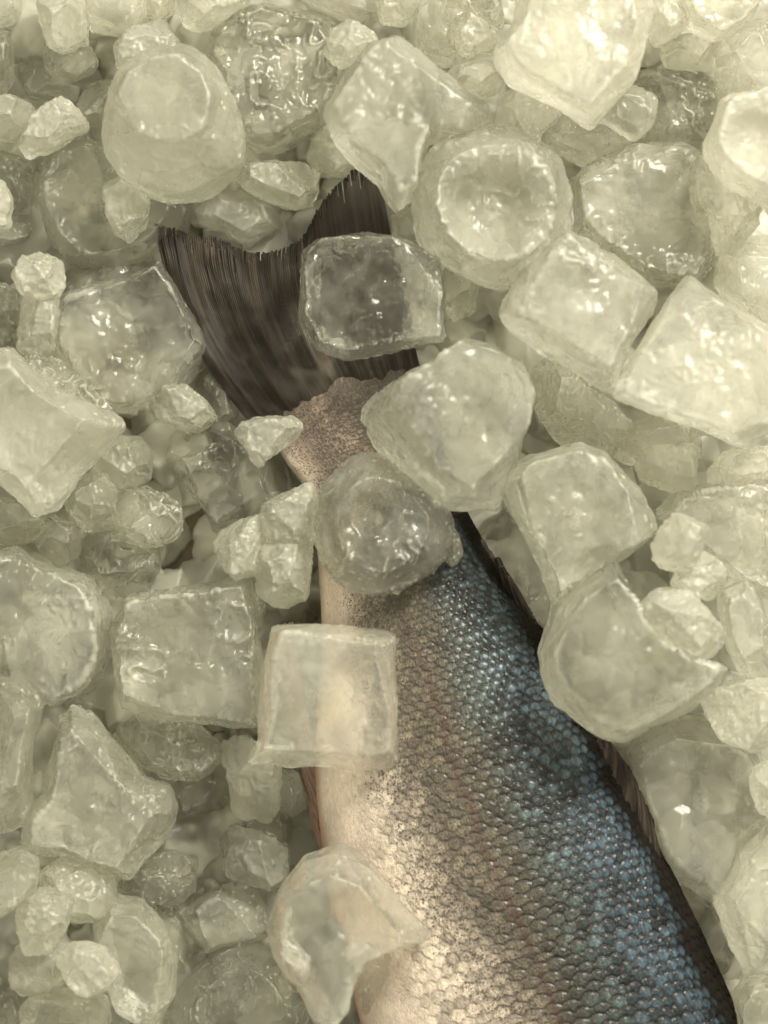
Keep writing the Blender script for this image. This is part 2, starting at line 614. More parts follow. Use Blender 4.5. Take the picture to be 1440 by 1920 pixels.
    fine = fbm(np.stack([U * 260, sm / 7, np.full_like(U, 1.7)], -1).reshape(-1, 3), 2, 71).reshape(U.shape)
    stria = vnoise(np.stack([U * 420 + ids * 9, sm / 22, np.full_like(U, 4.7)], -1).reshape(-1, 3), 72).reshape(U.shape)
    base = base * (1 + (0.2 + 0.35 * sstep(0.12, 0.4, f)) * fine + 0.40 * stria * sstep(0.4, 0.6, f))[..., None]
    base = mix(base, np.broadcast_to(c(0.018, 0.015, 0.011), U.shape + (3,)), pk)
    base = base * (1 - 0.12 * sstep(0.2, 0.4, f) - 0.34 * sstep(0.55, 0.75, f))[..., None]
    base = mix(base, np.broadcast_to(black, U.shape + (3,)), sstep(0, 0.04, f + 0.02 * ids - np.interp(sm, [250, 900], [0.865, 0.905])))
    # lateral line, a thin reddish stripe
    lat = np.exp(-((f_across - np.interp(sm, [0, 500, 800, 1300], [0.5, 0.46, 0.50, 0.53]) - 0.016 * nzz) / 0.011) ** 2) * sstep(300, 700, sm)
    base = mix(base, np.broadcast_to(c(0.055, 0.030, 0.020), U.shape + (3,)), lat * np.clip(0.75 + 0.5 * fine, 0, 0.95))
    dens = sstep(bel - 0.05, bel + 0.13, f) * (0.95 * sstep(0.66, 0.45, f))
    dens = np.maximum(dens, ped * sstep(0.0, 0.14, f) * (0.72 + 0.30 * sstep(240, 60, sm + 60 * fin_st)))
    metal = np.interp(f, [0.0, 0.2, 0.5, 0.65, 0.9, 0.95], [0.05, 0.22, 0.35, 0.60, 0.85, 0.0]) * sstep(150, 400, sm) * (1 - 0.8 * pk)
    rgh = np.interp(f, [0.0, 0.3, 0.6, 0.9], [0.42, 0.42, 0.34, 0.29]) + 0.05 * ids + 0.2 * sstep(0.89, 0.93, f)
    NT_ = NUP + NLO
    colA = np.zeros((NV, NT_, 3)); colA[:, :NUP] = base
    lowmix = np.linspace(0, 1, NLO)[None, :, None]
    colA[:, NUP:] = black * (1 - lowmix) + cream * lowmix
    wet = 1 - 0.92 * sstep(0.87, 0.92, f)
    datA = np.zeros((NV, NT_, 4)); datA[:, :NUP] = np.stack([dens, metal, rgh, wet], -1); datA[:, NUP:] = (0, 0, 0.4, 0.3)
    uv = np.zeros((NV, NT_, 2))
    uv[:, :NUP, 0] = U * arc[:, None] / 100
    uv[:, :NUP, 1] = sm / 100
    co = co - FISH_LOC
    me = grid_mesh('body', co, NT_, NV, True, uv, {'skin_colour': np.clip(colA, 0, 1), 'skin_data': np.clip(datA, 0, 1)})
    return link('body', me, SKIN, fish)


build_body()


def bez(B, M, T, v):
    v = v[:, None, None]
    return (1 - v) ** 2 * B[None] + 2 * v * (1 - v) * M[None] + v ** 2 * T[None]


def resample(P, n):
    P = np.array(P, float)
    d = np.concatenate([[0], np.cumsum(np.linalg.norm(np.diff(P, axis=0), axis=1))])
    t = np.linspace(0, d[-1], n)
    return np.stack([np.interp(t, d, P[:, 0]), np.interp(t, d, P[:, 1])], -1)


def build_fin(name, base, ctrl, tips, z_base, z_tip, mat, rays, nu, nv, fray, thick, wave=0.0006, seed=0):
    r = np.random.default_rng(seed)
    B, T = resample(base, nu), resample(tips, nu)
    M = resample(ctrl, nu)
    aa = np.linspace(0, 1, nu)
    ray = aa * rays
    ri = ray.astype(int)
    lenj = 1 + (r.random(rays + 2)[ri] - 0.55) * fray * 0.3
    grp = vnoise(np.stack([aa * rays / 6, aa * 0, aa * 0 + seed], -1), 3)
    lenj = lenj + grp * fray * 0.25
    v = np.linspace(0, 1, nv)
    p = bez(B, M, T, v)
    p = B[None] + (p - B[None]) * (1 + (lenj - 1)[None, :, None] * (v[:, None, None] ** 2))
    # rays lean a little at their free ends
    lean = (r.random(rays + 2)[ri] - 0.5) * 9 * fray * 10
    p[..., 0] += lean[None] * np.clip(v - 0.72, 0, 1)[:, None] ** 1.5
    frac = ray - ri
    cut = 1 - r.random(rays + 2)[ri] * fray * 1.3 - np.clip(grp, 0, 1) * 0.0
    gap = (frac > 0.74)[None] & (v[:, None] > cut[None])
    big = r.random(rays + 2) < 0.06
    gap |= (big[ri][None] & (frac > 0.3)[None] & (v[:, None] > (cut - fray * 0.7)[None]))
    keep = ~(gap[:-1, :-1])
    Z = z_base + (z_tip - z_base) * v[:, None] + 0.00004 * np.cos(2 * np.pi * frac)[None] * np.ones((nv, 1))
    nn = fbm(np.stack([np.broadcast_to(aa[None] * 7, Z.shape), np.broadcast_to(v[:, None] * 1.5, Z.shape), np.full(Z.shape, seed + .5)], -1).reshape(-1, 3), 3, 4).reshape(Z.shape)
    Z = Z + wave * nn + 0.00022 * vnoise(np.stack([np.broadcast_to(aa[None] * rays / 4, Z.shape), np.broadcast_to(v[:, None] * 0.9, Z.shape), np.full(Z.shape, seed + 2.5)], -1).reshape(-1, 3), 6).reshape(Z.shape)
    k = (CZ - Z) / CAM_D * S
    co = np.stack([(p[..., 0] - 720) * k, (960 - p[..., 1]) * k, Z], -1) - FISH_LOC
    uv = np.stack([np.broadcast_to(aa[None], Z.shape), np.broadcast_to(v[:, None], Z.shape)], -1)
    me = grid_mesh(name, co, nu, nv, False, uv, None, keep)
    o = link(name, me, mat, fish)
    sd = o.modifiers.new('thickness', 'SOLIDIFY')
    sd.thickness = thick
    sd.offset = 0
    return o


build_fin('tail_fin', pts('494,822 560,800 640,775 720,752 796,724'),
          pts('312,623 430,610 560,590 660,560 745,520'),
          pts('291,418 330,428 358,440 403,446 440,462 470,472 520,474 552,458 575,434 590,405 610,375 640,340 668,308 694,322 716,345'),
          0.0196, 0.0215, TAIL, 120, 720, 240, 0.055, 0.0003, 0.0011, 3)
build_fin('dorsal_fin', pts('1078,1372 1124,1442 1176,1542 1234,1660'),
          pts('1092,1366 1142,1420 1192,1505 1246,1640'),
          pts('1090,1330 1132,1376 1180,1440 1224,1540'),
          0.0325, 0.0300, FIN_DARK, 8, 160, 80, 0.003, 0.0008, 0.0008, 5)
build_fin('adipose_fin', pts('1010,1218 1000,1205 985,1190 965,1165'),
          pts('1012,1175 985,1150 965,1125 950,1115'),
          pts('962,1095 945,1070 934,1045 929,1044'),
          0.0240, 0.0300, FIN_DARK, 6, 60, 60, 0.05, 0.0010, 0.0012, 8)
build_fin('anal_fin', pts('612,1620 598,1550 592,1470 596,1400'),
          pts('585,1560 560,1450 550,1380 560,1330'),
          pts('572,1480 545,1330 516,1178 548,1160'),
          0.0190, 0.0160, FIN_RED, 16, 130, 80, 0.02, 0.0005, 0.0010, 9)

# ------------------------------------------------------------------ the ice pieces
LOOK = {  # cloudiness, roughness
    'C': (0.11, 0.11),    # clear
    'W': (0.18, 0.16),    # watery, half clear
    'M': (0.27, 0.25),    # milky
    'F': (0.38, 0.34),    # frosted
}
PIECES = []


def ice(name, look, zb, zt, outline, label, **o):
    PIECES.append((name, look, zb, zt, pts(outline), label, o))


C_, T_, K_, S_, B_ = 'ice_cube', 'ice_thimble', 'ice_chunk', 'ice_shard', 'ice_bit'
# --- upper left
ice(B_, 'F', 22, 40, '73,-20 155,-20 160,50 162,75 140,85 120,94 92,80 80,45', 'narrow frosted stub hanging in from the top edge near the left corner')
ice(K_, 'M', 16, 34, '150,-30 300,-25 280,30 265,58 215,62 158,56', 'wide pale slab at the top edge, right of the narrow frosted stub')
ice(B_, 'M', 14, 30, '-30,-25 38,-25 36,18 20,42 -25,52', 'small pale piece cut off by the top left corner')
ice(B_, 'W', 14, 34, '-30,52 8,58 22,85 20,140 6,178 -30,182', 'upright pale lump cut by the left edge, just below the top left corner')
ice(B_, 'M', 10, 26, '78,92 108,78 165,76 184,115 162,140 122,154 90,132', 'roundish dull bit under the tip of the narrow frosted stub')
ice(K_, 'M', 4, 18, '38,130 78,112 112,128 152,165 142,196 60,188 44,165', 'dull flat chunk in shade between left edge and the big upright thimble')
ice(B_, 'M', 18, 32, '258,-25 330,-25 326,18 302,37 272,28 260,10', 'short frosted tip at the top edge, left of the broad rounded lump')
ice(K_, 'M', 20, 40, '322,-25 472,-25 462,12 420,36 372,55 345,46 326,16', 'broad rounded lump with rough lower rim at the top edge, left of centre')
ice(K_, 'F', 18, 36, '213,90 240,68 280,45 312,42 332,74 352,94 332,130 236,142 221,116', 'frosted chunk leaning against the top of the big upright thimble')
ice(T_, 'M', 24, 52, '204,230 215,170 250,120 300,95 350,95 400,130 440,200 461,260 456,310 420,346 380,370 330,380 270,366 225,330 205,284',
    'large upright rounded ice thimble with a bright lower rim, upper left', st=0.5, sb=0.9, shift=(-10, -22), add=[('218,190 240,140 290,108 345,104 395,140 412,190 405,250 360,285 300,288 240,262', 30, 54, 0.85)], cl=0.02, smooth=12)
ice(C_, 'C', 8, 36, '385,112 402,60 450,26 540,6 612,26 652,72 656,150 622,220 572,250 522,275 480,281 440,240 418,150',
    'large clear lumpy cube with swirling insides, right of the upright thimble', st=0.85, rough=1.2)
ice(B_, 'F', 32, 46, '611,95 624,60 655,42 700,60 708,80 682,105 640,123 615,110', 'small oval frosted bit on the right shoulder of the clear lumpy cube')
ice(K_, 'M', 10, 24, '358,382 398,350 450,354 512,392 528,425 492,442 466,462 430,442 380,422', 'chunk with a pointed foot just above the left half of the tail fin')
ice(K_, 'F', 16, 32, '432,322 470,304 560,307 600,315 594,362 566,391 520,382 468,362', 'wedge of frosted ice tucked under the right side of the upright thimble')
ice(B_, 'F', 12, 27, '580,302 590,258 616,238 642,258 664,305 642,330 600,326', 'frosted bit touching the upper tip of the tail fin')
ice(T_, 'W', 6, 26, '70,322 98,275 150,252 205,268 255,325 280,375 352,380 346,422 292,482 222,503 150,508 108,470 78,400',
    'big watery ring shaped piece lying low, left of the tail fin tip', dents=[(205, 400, 70, 5)], rough=1.3)
ice(S_, 'F', 24, 36, '190,340 228,330 278,374 271,420 242,452 218,440 204,400', 'pointed frosted shard lying on the big watery ring piece')
ice(B_, 'F', 22, 38, '35,274 54,225 88,194 120,181 146,205 162,236 132,262 82,286 48,292', 'frosted lump left of the upright thimble, above the big watery ring piece')
ice(B_, 'M', 14, 30, '-30,188 28,180 64,200 52,240 20,264 -30,260', 'pale rounded bit on the left edge beside a frosted lump, upper left')
ice(B_, 'M', 10, 24, '146,200 164,158 212,148 217,200 197,238 160,230', 'dull bit wedged against the left flank of the upright thimble')
ice(K_, 'C', 10, 26, '-30,284 20,288 52,310 67,355 52,400 20,392 -30,402', 'clear glassy piece on the left edge, right behind a thin frosted sliver')
ice(B_, 'F', 20, 34, '-30,338 8,340 19,380 18,432 -30,436', 'thin frosted sliver standing on the left edge over the glassy piece')
ice(K_, 'M', 4, 16, '-30,404 40,400 68,425 56,452 10,464 -30,462', 'low grey rounded slab at the left edge under the frosted sliver')
ice(B_, 'F', 24, 38, '24,515 40,484 80,471 112,490 120,520 110,552 80,562 40,546', 'rounded frosted knob sitting atop the small frosted column, left side')
ice(B_, 'F', 16, 32, '42,545 105,548 114,590 106,660 62,669 35,655 42,600', 'small upright frosted column beneath the rounded knob, left side')
ice(C_, 'W', 4, 28, '112,650 118,560 160,548 270,508 302,490 332,530 372,600 400,650 372,702 330,722 280,762 200,772 148,722',
    'large watery block lying just left of the tail fin', st=0.88, rough=1.2)
ice(K_, 'W', 4, 18, '100,520 160,492 240,505 300,480 305,520 230,560 120,575', 'thin watery slab squeezed between ring piece and large watery block')
ice(B_, 'C', 6, 22, '-30,530 30,540 47,600 32,652 -30,662', 'clear piece at the left edge beside the small frosted column')
# --- upper right
ice(C_, 'M', 40, 66, '985,-30 1200,-30 1223,20 1216,55 1190,150 1150,185 1112,236 1085,226 1040,200 962,150 932,105 968,50',
    'big pale star cornered cube at the top edge with a creased front', st=0.84, shift=(-8, -10), dish=1.0, add=[('1098,60 1215,20 1190,150 1130,170 1100,215', 36, 55, 0.5)], cl=0.08)
ice(C_, 'M', 24, 50, '607,215 640,155 690,94 742,80 800,122 868,180 915,205 920,240 890,262 800,250 776,300 772,372 742,403 715,340 652,285',
    'big tilted cube above the tail fin with a bright lower left edge', st=0.86, shift=(6, -6), cl=-0.03)
ice(T_, 'W', 26, 54, '775,390 785,320 820,270 880,243 940,242 1000,262 1050,310 1072,380 1065,450 1030,500 970,532 910,540 850,515 800,465',
    'ring shaped ice thimble with a hollow middle, right of the tail fin', st=0.72, dents=[(915, 400, 72, 6)], cl=0.14, rough=1.2)
ice(C_, 'C', 12, 34, '775,-30 930,-30 938,50 905,30 870,60 870,100 842,122 790,112 776,60', 'clear block at the top edge left of the star cornered cube', rough=1.5)
ice(S_, 'F', 28, 42, '846,42 870,22 938,66 932,86 880,110 856,86', 'angular frosted flake leaning on the clear block at the top')
ice(B_, 'M', 22, 40, '840,142 870,108 922,95 960,140 932,172 900,184 858,170', 'smooth pale bit just left of the star cornered cube')
ice(B_, 'F', 20, 38, '703,-25 792,-25 786,15 760,42 716,40', 'frosted bit at the top edge directly above the big tilted cube')
ice(B_, 'M', 10, 26, '552,-25 718,-25 715,28 662,40 600,20', 'pale bit at the top edge above the clear lumpy cube')
ice(B_, 'F', 26, 44, '927,236 944,175 985,164 1052,206 1042,226 1010,252 1000,286 945,266', 'frosted block under the lower left edge of the star cornered cube')
ice(K_, 'M', 18, 34, '1022,252 1050,215 1100,230 1150,240 1184,272 1162,302 1140,322 1080,302 1032,272', 'pale flat chunk directly below the lowest point of the star cornered cube')
ice(B_, 'M', 30, 46, '1118,215 1148,164 1192,158 1232,190 1226,236 1190,260', 'rounded pale bit right of the star cornered cube, touching the darker clear chunk')
ice(K_, 'C', 8, 32, '1178,170 1200,140 1250,136 1345,148 1352,200 1332,250 1302,302 1250,282 1194,272', 'darker clear chunk near the upper right, left of the bright hollow thimble', rough=1.2, cl=-0.04)
ice(B_, 'M', 14, 32, '1238,90 1262,68 1336,74 1342,120 1302,142 1250,136', 'dull bit above the darker clear chunk near the upper right')
ice(K_, 'F', 26, 44, '1216,-30 1292,-30 1287,50 1236,84 1218,50', 'frosted stub at the top edge right of the star cornered cube')
ice(C_, 'M', 28, 50, '1283,-30 1428,-30 1418,20 1382,56 1340,76 1295,46 1284,20', 'large pale lump with a frilled rim at the top edge near the right corner')
ice(K_, 'M', 16, 38, '1334,102 1350,60 1400,40 1470,42 1470,195 1352,196 1338,150', 'lumpy milky block on the right edge above the hollow bright thimble')
ice(T_, 'M', 36, 64, '1470,140 1402,180 1350,188 1336,240 1322,282 1352,332 1390,362 1470,392', 'bright hollow thimble cut off by the right edge, upper right', dents=[(1400, 270, 40, 4)], cl=0.12)
ice(K_, 'F', 26, 46, '1290,322 1310,288 1352,310 1428,385 1422,422 1386,462 1350,476 1330,450 1325,400 1300,386', 'two lobed smooth milky chunk below the bright hollow thimble')
ice(C_, 'W', 12, 38, '1066,340 1108,304 1180,278 1270,278 1312,300 1334,400 1344,482 1302,545 1200,525 1100,455 1072,400', 'large watery cube behind the ring thimble and the two lobed chunk', rough=1.4, cl=0.12)
ice(C_, 'W', 38, 64, '943,586 965,540 1060,435 1110,455 1240,545 1226,580 1180,650 1150,746 1090,692 1020,652 960,622',
    'big tilted diamond shaped cube right of the tail, its lower corner pointing down', top='968,588 1060,455 1215,550 1150,600 1135,690 1060,650', cl=0.12)
ice(C_, 'M', 34, 62, '1148,745 1172,682 1212,620 1252,556 1290,520 1330,550 1400,590 1470,640 1470,760 1412,834 1380,832 1280,792 1200,762',
    'big pale cube frozen against the right of the diamond shaped cube', st=0.88, cl=0.03, tilt=(0.10, -0.08))
ice(K_, 'M', 16, 36, '1342,482 1400,438 1470,448 1470,650 1400,592 1348,542', 'pale slab at the right edge above the big pale cube')
ice(B_, 'M', 12, 26, '832,500 870,488 897,530 892,582 850,602 834,580', 'pale bit at the right corner of the clear cube on the tail')
ice(B_, 'M', 10, 24, '908,560 930,538 988,528 978,592 930,600', 'small dull bit beneath the ring thimble, left of the diamond shaped cube')
ice(B_, 'W', 14, 28, '732,402 780,378 802,430 794,460 742,452', 'small pale bit right of the tail fin, under the tilted cube')
# --- on and round the fish
ice(C_, 'C', 27, 50, '566,478 590,450 690,440 745,444 790,462 832,482 834,642 790,646 720,656 650,672 595,656 564,600',
    'clear dark looking cube resting on the tail fin', st=0.92, cl=-0.05, rough=0.9, air=False)
ice(C_, 'W', 36, 66, '678,775 700,742 790,690 860,634 922,645 978,690 1004,740 986,800 962,870 936,960 870,946 835,952 770,890 710,842',
    'big cube with a sloping square top lying across the narrow part of the fish', top='735,735 800,690 862,645 925,655 985,700 1000,745 985,800 930,860 870,930 845,925', cl=0.08, air=False)
ice(T_, 'C', 31, 56, '585,962 610,900 670,850 740,852 800,900 846,950 852,1010 822,1060 762,1102 690,1119 630,1086 594,1030',
    'clear round thimble on the fish, below the sloping square cube', st=0.66, dents=[(695, 960, 30, 4)], rough=1.2, cl=0.12)
ice(B_, 'W', 34, 46, '836,972 860,1000 868,1040 848,1062 824,1036', 'tiny drop shaped bit on the right flank of the clear round thimble')
ice(S_, 'F', 26, 40, '444,812 456,796 502,784 546,782 562,800 542,836 502,860 484,882 470,850', 'small pointed frosted shard left of the narrow part of the fish')
ice(B_, 'F', 27, 44, '492,945 540,925 585,905 598,950 585,1020 540,1025 498,1000', 'upper of three frosted bits clustered at the pale belly')
ice(B_, 'F', 24, 42, '397,1015 438,985 500,960 512,1010 500,1070 440,1084 410,1052', 'left of three frosted bits clustered at the pale belly')
ice(B_, 'F', 26, 45, '490,1020 540,1012 587,1026 572,1122 530,1137 484,1112', 'lower of three frosted bits clustered at the pale belly')
ice(C_, 'W', 10, 38, '216,1182 238,1115 300,1104 400,1095 470,1080 502,1130 494,1200 492,1360 420,1352 300,1347 228,1322 218,1250',
    'large textured cube left of the fish with a bright bottom edge', st=0.88, rough=1.3, cl=0.10)
ice(C_, 'M', 32, 56, '495,1240 510,1180 600,1176 735,1190 742,1300 741,1442 560,1441 463,1436 480,1390',
    'square cube with flared lower corners lying on the pale belly', cl=0.03, st=0.84, shift=(10, -18), dish=1.0, air=False)
ice(S_, 'C', 12, 30, '213,1365 250,1343 370,1360 402,1390 419,1422 390,1447 350,1457 300,1452 240,1427', 'jagged glassy shard beneath the large textured cube', rough=2.0, cl=0.08)
ice(B_, 'F', 12, 28, '418,1396 462,1384 520,1420 525,1510 500,1537 440,1532 428,1450', 'upright frosted block between glassy shard and the belly')
ice(B_, 'F', 10, 28, '410,1582 435,1548 500,1564 540,1590 537,1650 510,1672 430,1642', 'squarish grainy bit left of the bottom cube on the belly')
ice(K_, 'W', 6, 22, '338,1722 380,1680 430,1655 524,1680 504,1752 430,1772 385,1784', 'dim grey square tipped chunk below the squarish grainy bit', cl=0.1)
ice(T_, 'C', 6, 30, '315,1950 328,1862 390,1795 450,1764 512,1780 582,1850 604,1950', 'dark rounded thimble at the bottom edge, left of the belly', st=0.6, cl=0.08)
ice(C_, 'M', 34, 62, '502,1740 520,1668 570,1610 640,1588 692,1618 742,1680 804,1752 760,1766 692,1792 656,1832 648,1900 620,1945 588,1915 560,1840 520,1790',
    'curved horn cornered cube on the belly at the bottom', st=0.82, cl=0.0)
ice(B_, 'C', 32, 46, '656,1800 690,1775 735,1765 725,1830 700,1880 685,1905 672,1860', 'little glassy remnant tucked under the horn cornered cube', rough=1.6)
# --- right of the fish
ice(C_, 'M', 32, 60, '1014,1222 1038,1150 1082,1085 1140,1045 1180,1100 1212,1160 1300,1232 1362,1250 1342,1282 1240,1350 1170,1392 1110,1367 1040,1312 1018,1262',
    'big rounded wedge overlapping the dark back of the fish, right side', st=0.84, cl=-0.08, dish=1.2)
ice(C_, 'W', 30, 58, '928,900 985,854 1080,828 1132,850 1200,940 1232,992 1180,1032 1092,1100 1040,1132 1008,1060 958,970',
    'big cube with a bright curled ridge inside, right of the sloping cube', st=0.88, cl=0.12, dents=[(1120, 1070, 40, 5)])
ice(C_, 'C', 6, 25, '884,1012 910,980 950,958 1002,1010 1042,1110 1067,1132 1032,1192 985,1162 930,1100', 'clear lump behind the small folded back fin of the fish', rough=1.4, cl=0.06)
ice(K_, 'F', 46, 64, '1202,1142 1230,1108 1290,1108 1332,1150 1362,1190 1356,1226 1310,1242 1250,1217 1208,1170', 'smooth frosted lobe lying on the big rounded wedge')
ice(B_, 'F', 48, 64, '1222,1025 1245,990 1270,965 1327,985 1312,1032 1290,1082 1230,1052', 'small pale block, topmost of the stack right of the curled ridge cube')
ice(B_, 'F', 44, 58, '1258,1112 1270,1078 1300,1034 1350,1050 1359,1090 1330,1127', 'pale bit between topmost small block and smooth frosted lobe')
ice(K_, 'M', 30, 50, '1348,1110 1402,1088 1442,1180 1470,1310 1400,1272 1358,1200', 'pale slab at the right edge beside the smooth frosted lobe')
ice(K_, 'F', 30, 48, '1313,1290 1360,1288 1420,1258 1470,1288 1470,1372 1410,1412 1350,1387 1325,1342', 'frosted chunk with ragged lower edge at right, below the rounded wedge')
ice(B_, 'F', 30, 44, '1193,872 1215,840 1306,834 1302,912 1260,922 1198,902', 'left of two pale oblong bits under the big pale cube')
ice(B_, 'F', 30, 44, '1328,882 1360,844 1470,838 1470,882 1400,912 1334,907', 'right of two pale oblong bits under the big pale cube')
ice(K_, 'M', 20, 36, '1140,840 1160,800 1230,776 1312,800 1330,850 1250,880 1180,870', 'broad pale chunk below the lower corner of the diamond shaped cube')
ice(K_, 'W', 14, 36, '998,692 1040,668 1150,758 1184,800 1142,852 1050,832 1004,760', 'rough watery chunk right of the sloping square cube', rough=1.8, cl=0.14)
ice(C_, 'W', 16, 42, '1236,962 1270,922 1400,898 1470,908 1470,1130 1380,1092 1330,1042', 'large watery cube at the right edge under the two pale oblong bits', cl=0.12)
ice(C_, 'W', 4, 31, '1173,1412 1190,1368 1260,1338 1332,1348 1402,1400 1436,1450 1446,1522 1384,1642 1342,1684 1280,1642 1240,1602 1200,1500',
    'large smooth block hugging the dark back of the fish, lower right', st=0.86, cl=0.14)
ice(K_, 'M', 26, 46, '1388,1562 1420,1533 1470,1528 1470,1660 1446,1720 1437,1802 1400,1824 1368,1770 1338,1690 1368,1642', 'long ragged chunk on the right edge beside the large smooth block', rough=1.3)
ice(C_, 'M', 16, 40, '1376,1872 1400,1838 1470,1822 1470,1950 1380,1950', 'pale cube cut off by the bottom right corner')
ice(K_, 'W', 4, 22, '1262,1640 1330,1680 1374,1780 1362,1822 1320,1832 1280,1752', 'dim grey sliver between the fish back and the long ragged chunk', cl=0.08)
ice(B_, 'F', 36, 50, '1412,1452 1440,1425 1470,1425 1470,1540 1425,1520', 'small frosted bit on the right edge above the long ragged chunk')
# --- left, middle and lower
ice(C_, 'M', 26, 52, '-30,668 22,654 60,690 120,740 228,796 202,832 152,890 102,952 70,970 38,930 -30,890',
    'large pale pyramid cornered cube cut by the left edge', st=0.75, cl=0.06, shift=(-10, -5))
ice(K_, 'C', 20, 36, '40,660 110,675 162,720 224,788 212,812 110,770', 'clear crinkled sliver behind the pyramid cornered cube', rough=1.8, cl=0.1)
ice(B_, 'M', 12, 28, '163,872 200,818 262,816 285,850 277,902 220,917 178,902', 'dull rounded bit at the right corner of the pyramid cornered cube')
ice(B_, 'M', 14, 30, '120,952 150,893 200,888 224,920 212,992 165,1000', 'smooth dull bit below the right corner of the pyramid cornered cube')
ice(K_, 'C', 10, 28, '198,962 240,918 300,923 332,950 327,1002 270,1027 212,1002', 'clear crinkled chunk just left of the brown gap', rough=2.2, cl=0.0)
ice(K_, 'C', 4, 22, '148,1012 200,985 282,1010 302,1062 282,1102 210,1122 158,1082', 'clear rounded chunk lying low, below the crinkled chunk beside the brown gap', cl=0.0)
ice(B_, 'M', 12, 28, '-30,922 15,938 60,948 92,980 82,1012 30,1022 -30,1014', 'flat pale bit at the left edge beneath the pyramid cornered cube')
ice(B_, 'M', 10, 26, '58,1002 100,963 162,1000 152,1042 110,1067 80,1042', 'pointed dull bit above the big green rounded lump')
ice(C_, 'W', 6, 38, '-30,1035 30,1028 110,1058 170,1088 192,1140 202,1222 172,1282 110,1322 50,1312 -30,1272', 'big greenish rounded lump at the left edge, middle height', cl=0.10, rough=1.2)
ice(B_, 'F', 14, 28, '280,752 310,724 345,720 386,755 409,785 382,802 350,809 300,787', 'oval frosted bit left of the tail root, above a dim clear slab')
ice(K_, 'C', 6, 24, '286,848 338,805 420,784 452,830 522,870 552,922 492,992 405,1003 380,942 330,892', 'dim clear slab with curved streaks beside the narrow part of the fish', rough=1.4)
ice(K_, 'W', 6, 20, '363,722 402,680 457,750 462,772 410,792', 'watery sliver against the left edge of the tail fin root')
ice(K_, 'C', 20, 48, '-30,1272 42,1278 77,1310 56,1400 46,1500 42,1550 -30,1568', 'tall clear block at the left edge, lower half of the picture', cl=0.12, rough=1.5)
ice(C_, 'W', 14, 42, '110,1340 140,1318 182,1343 217,1390 262,1460 312,1480 330,1520 322,1572 272,1612 246,1652 180,1632 120,1602 43,1592 50,1540 90,1490 105,1420',
    'large two stepped watery lump right of the tall clear block', st=0.78, rough=1.4, cl=0.12)
ice(B_, 'C', 8, 26, '222,1655 270,1613 320,1598 370,1608 367,1672 340,1692 260,1692', 'grey wrinkled bit below the right end of the two stepped lump', rough=1.2, cl=0.12)
ice(K_, 'M', 32, 50, '-30,1610 40,1593 72,1612 70,1662 30,1702 -30,1735', 'pale lobe at the left edge, just below the tall clear block')
ice(K_, 'W', 24, 42, '75,1640 112,1618 152,1618 212,1650 225,1700 192,1732 128,1722 80,1690', 'greyish lump under the lower tip of the two stepped lump', cl=0.14)
ice(K_, 'F', 38, 54, '30,1702 80,1662 135,1682 122,1742 92,1782 48,1792', 'smooth pale chunk near the left edge, over the lower left heap')
ice(C_, 'M', 18, 44, '178,1730 210,1688 262,1690 312,1742 332,1802 327,1872 282,1935 220,1895 190,1802', 'upright grey green block in the lower left heap beside the dark thimble')
ice(K_, 'M', 26, 44, '14,1802 40,1768 110,1748 152,1790 112,1852 45,1867 20,1842', 'rough edged lump low on the left, partly under a pale square bit')
ice(B_, 'F', 44, 58, '98,1802 140,1768 190,1778 222,1822 202,1852 150,1867', 'pale square bit lying on top of the lower left heap')
ice(K_, 'M', 26, 46, '42,1890 70,1858 150,1862 202,1880 200,1950 40,1950', 'pale slab at the bottom edge under the lower left heap')
ice(K_, 'C', 6, 26, '-30,1852 30,1850 50,1900 40,1950 -30,1950', 'clear piece in the bottom left corner')
ice(K_, 'C', 4, 18, '278,1702 330,1690 356,1760 348,1832 318,1822', 'dim clear sliver between grey green block and dim grey chunk')
ice(K_, 'W', 4, 18, '316,1470 380,1448 432,1460 427,1512 370,1527 322,1512', 'dim grey slab under the jagged glassy shard')
ice(B_, 'W', 4, 18, '452,1540 500,1512 555,1525 550,1582 490,1590', 'dim rounded bit between upright frosted block and squarish grainy bit')
ice(B_, 'W', 8, 24, '523,1440 560,1445 577,1510 550,1527 524,1512', 'watery bit against the reddish fin edge below the square cube')


def prism(bm, poly, zb, zt, sb, st, top=None, shift=(0, 0)):
    zm = (zb + zt) / 2
    c = np.mean(np.array(poly), axis=0)
    P = np.array(poly)
    if top is not None:          # convex solid with its own traced top face
        vs_ = []
        for q, z in [(c + (P - c) * sb, zb), (P, zb + 0.3 * (zt - zb)), (c + (P - c) * 0.98, zb + 0.55 * (zt - zb)), (np.array(top), zt)]:
            for x, y in q:
                vs_.append(bm.verts.new((*at(x, y, zm)[:2], z)))
        r = bmesh.ops.convex_hull(bm, input=vs_)
        junk = [g for g in set(r['geom_interior'] + r['geom_unused']) if isinstance(g, bmesh.types.BMVert)]
        if junk:
            bmesh.ops.delete(bm, geom=junk, context='VERTS')
        return
    rings = []
    th = zt - zb
    for z, sc_, sh in ((zb, sb, 0), (zb + 0.22 * th, 1.0, 0), (zb + 0.68 * th, 1.0, 0.4), (zt, st, 1)):
        q = c + (P - c) * sc_ + np.array(shift) * sh
        rings.append([bm.verts.new((*at(x, y, zm)[:2], z)) for x, y in q])
    n = len(poly)
    for a, b in zip(rings[:-1], rings[1:]):
        for i in range(n):
            bm.faces.new((a[i], a[(i + 1) % n], b[(i + 1) % n], b[i]))
    f1 = bm.faces.new(rings[0][::-1])
    f2 = bm.faces.new(rings[-1])
    bmesh.ops.triangulate(bm, faces=[f1, f2])


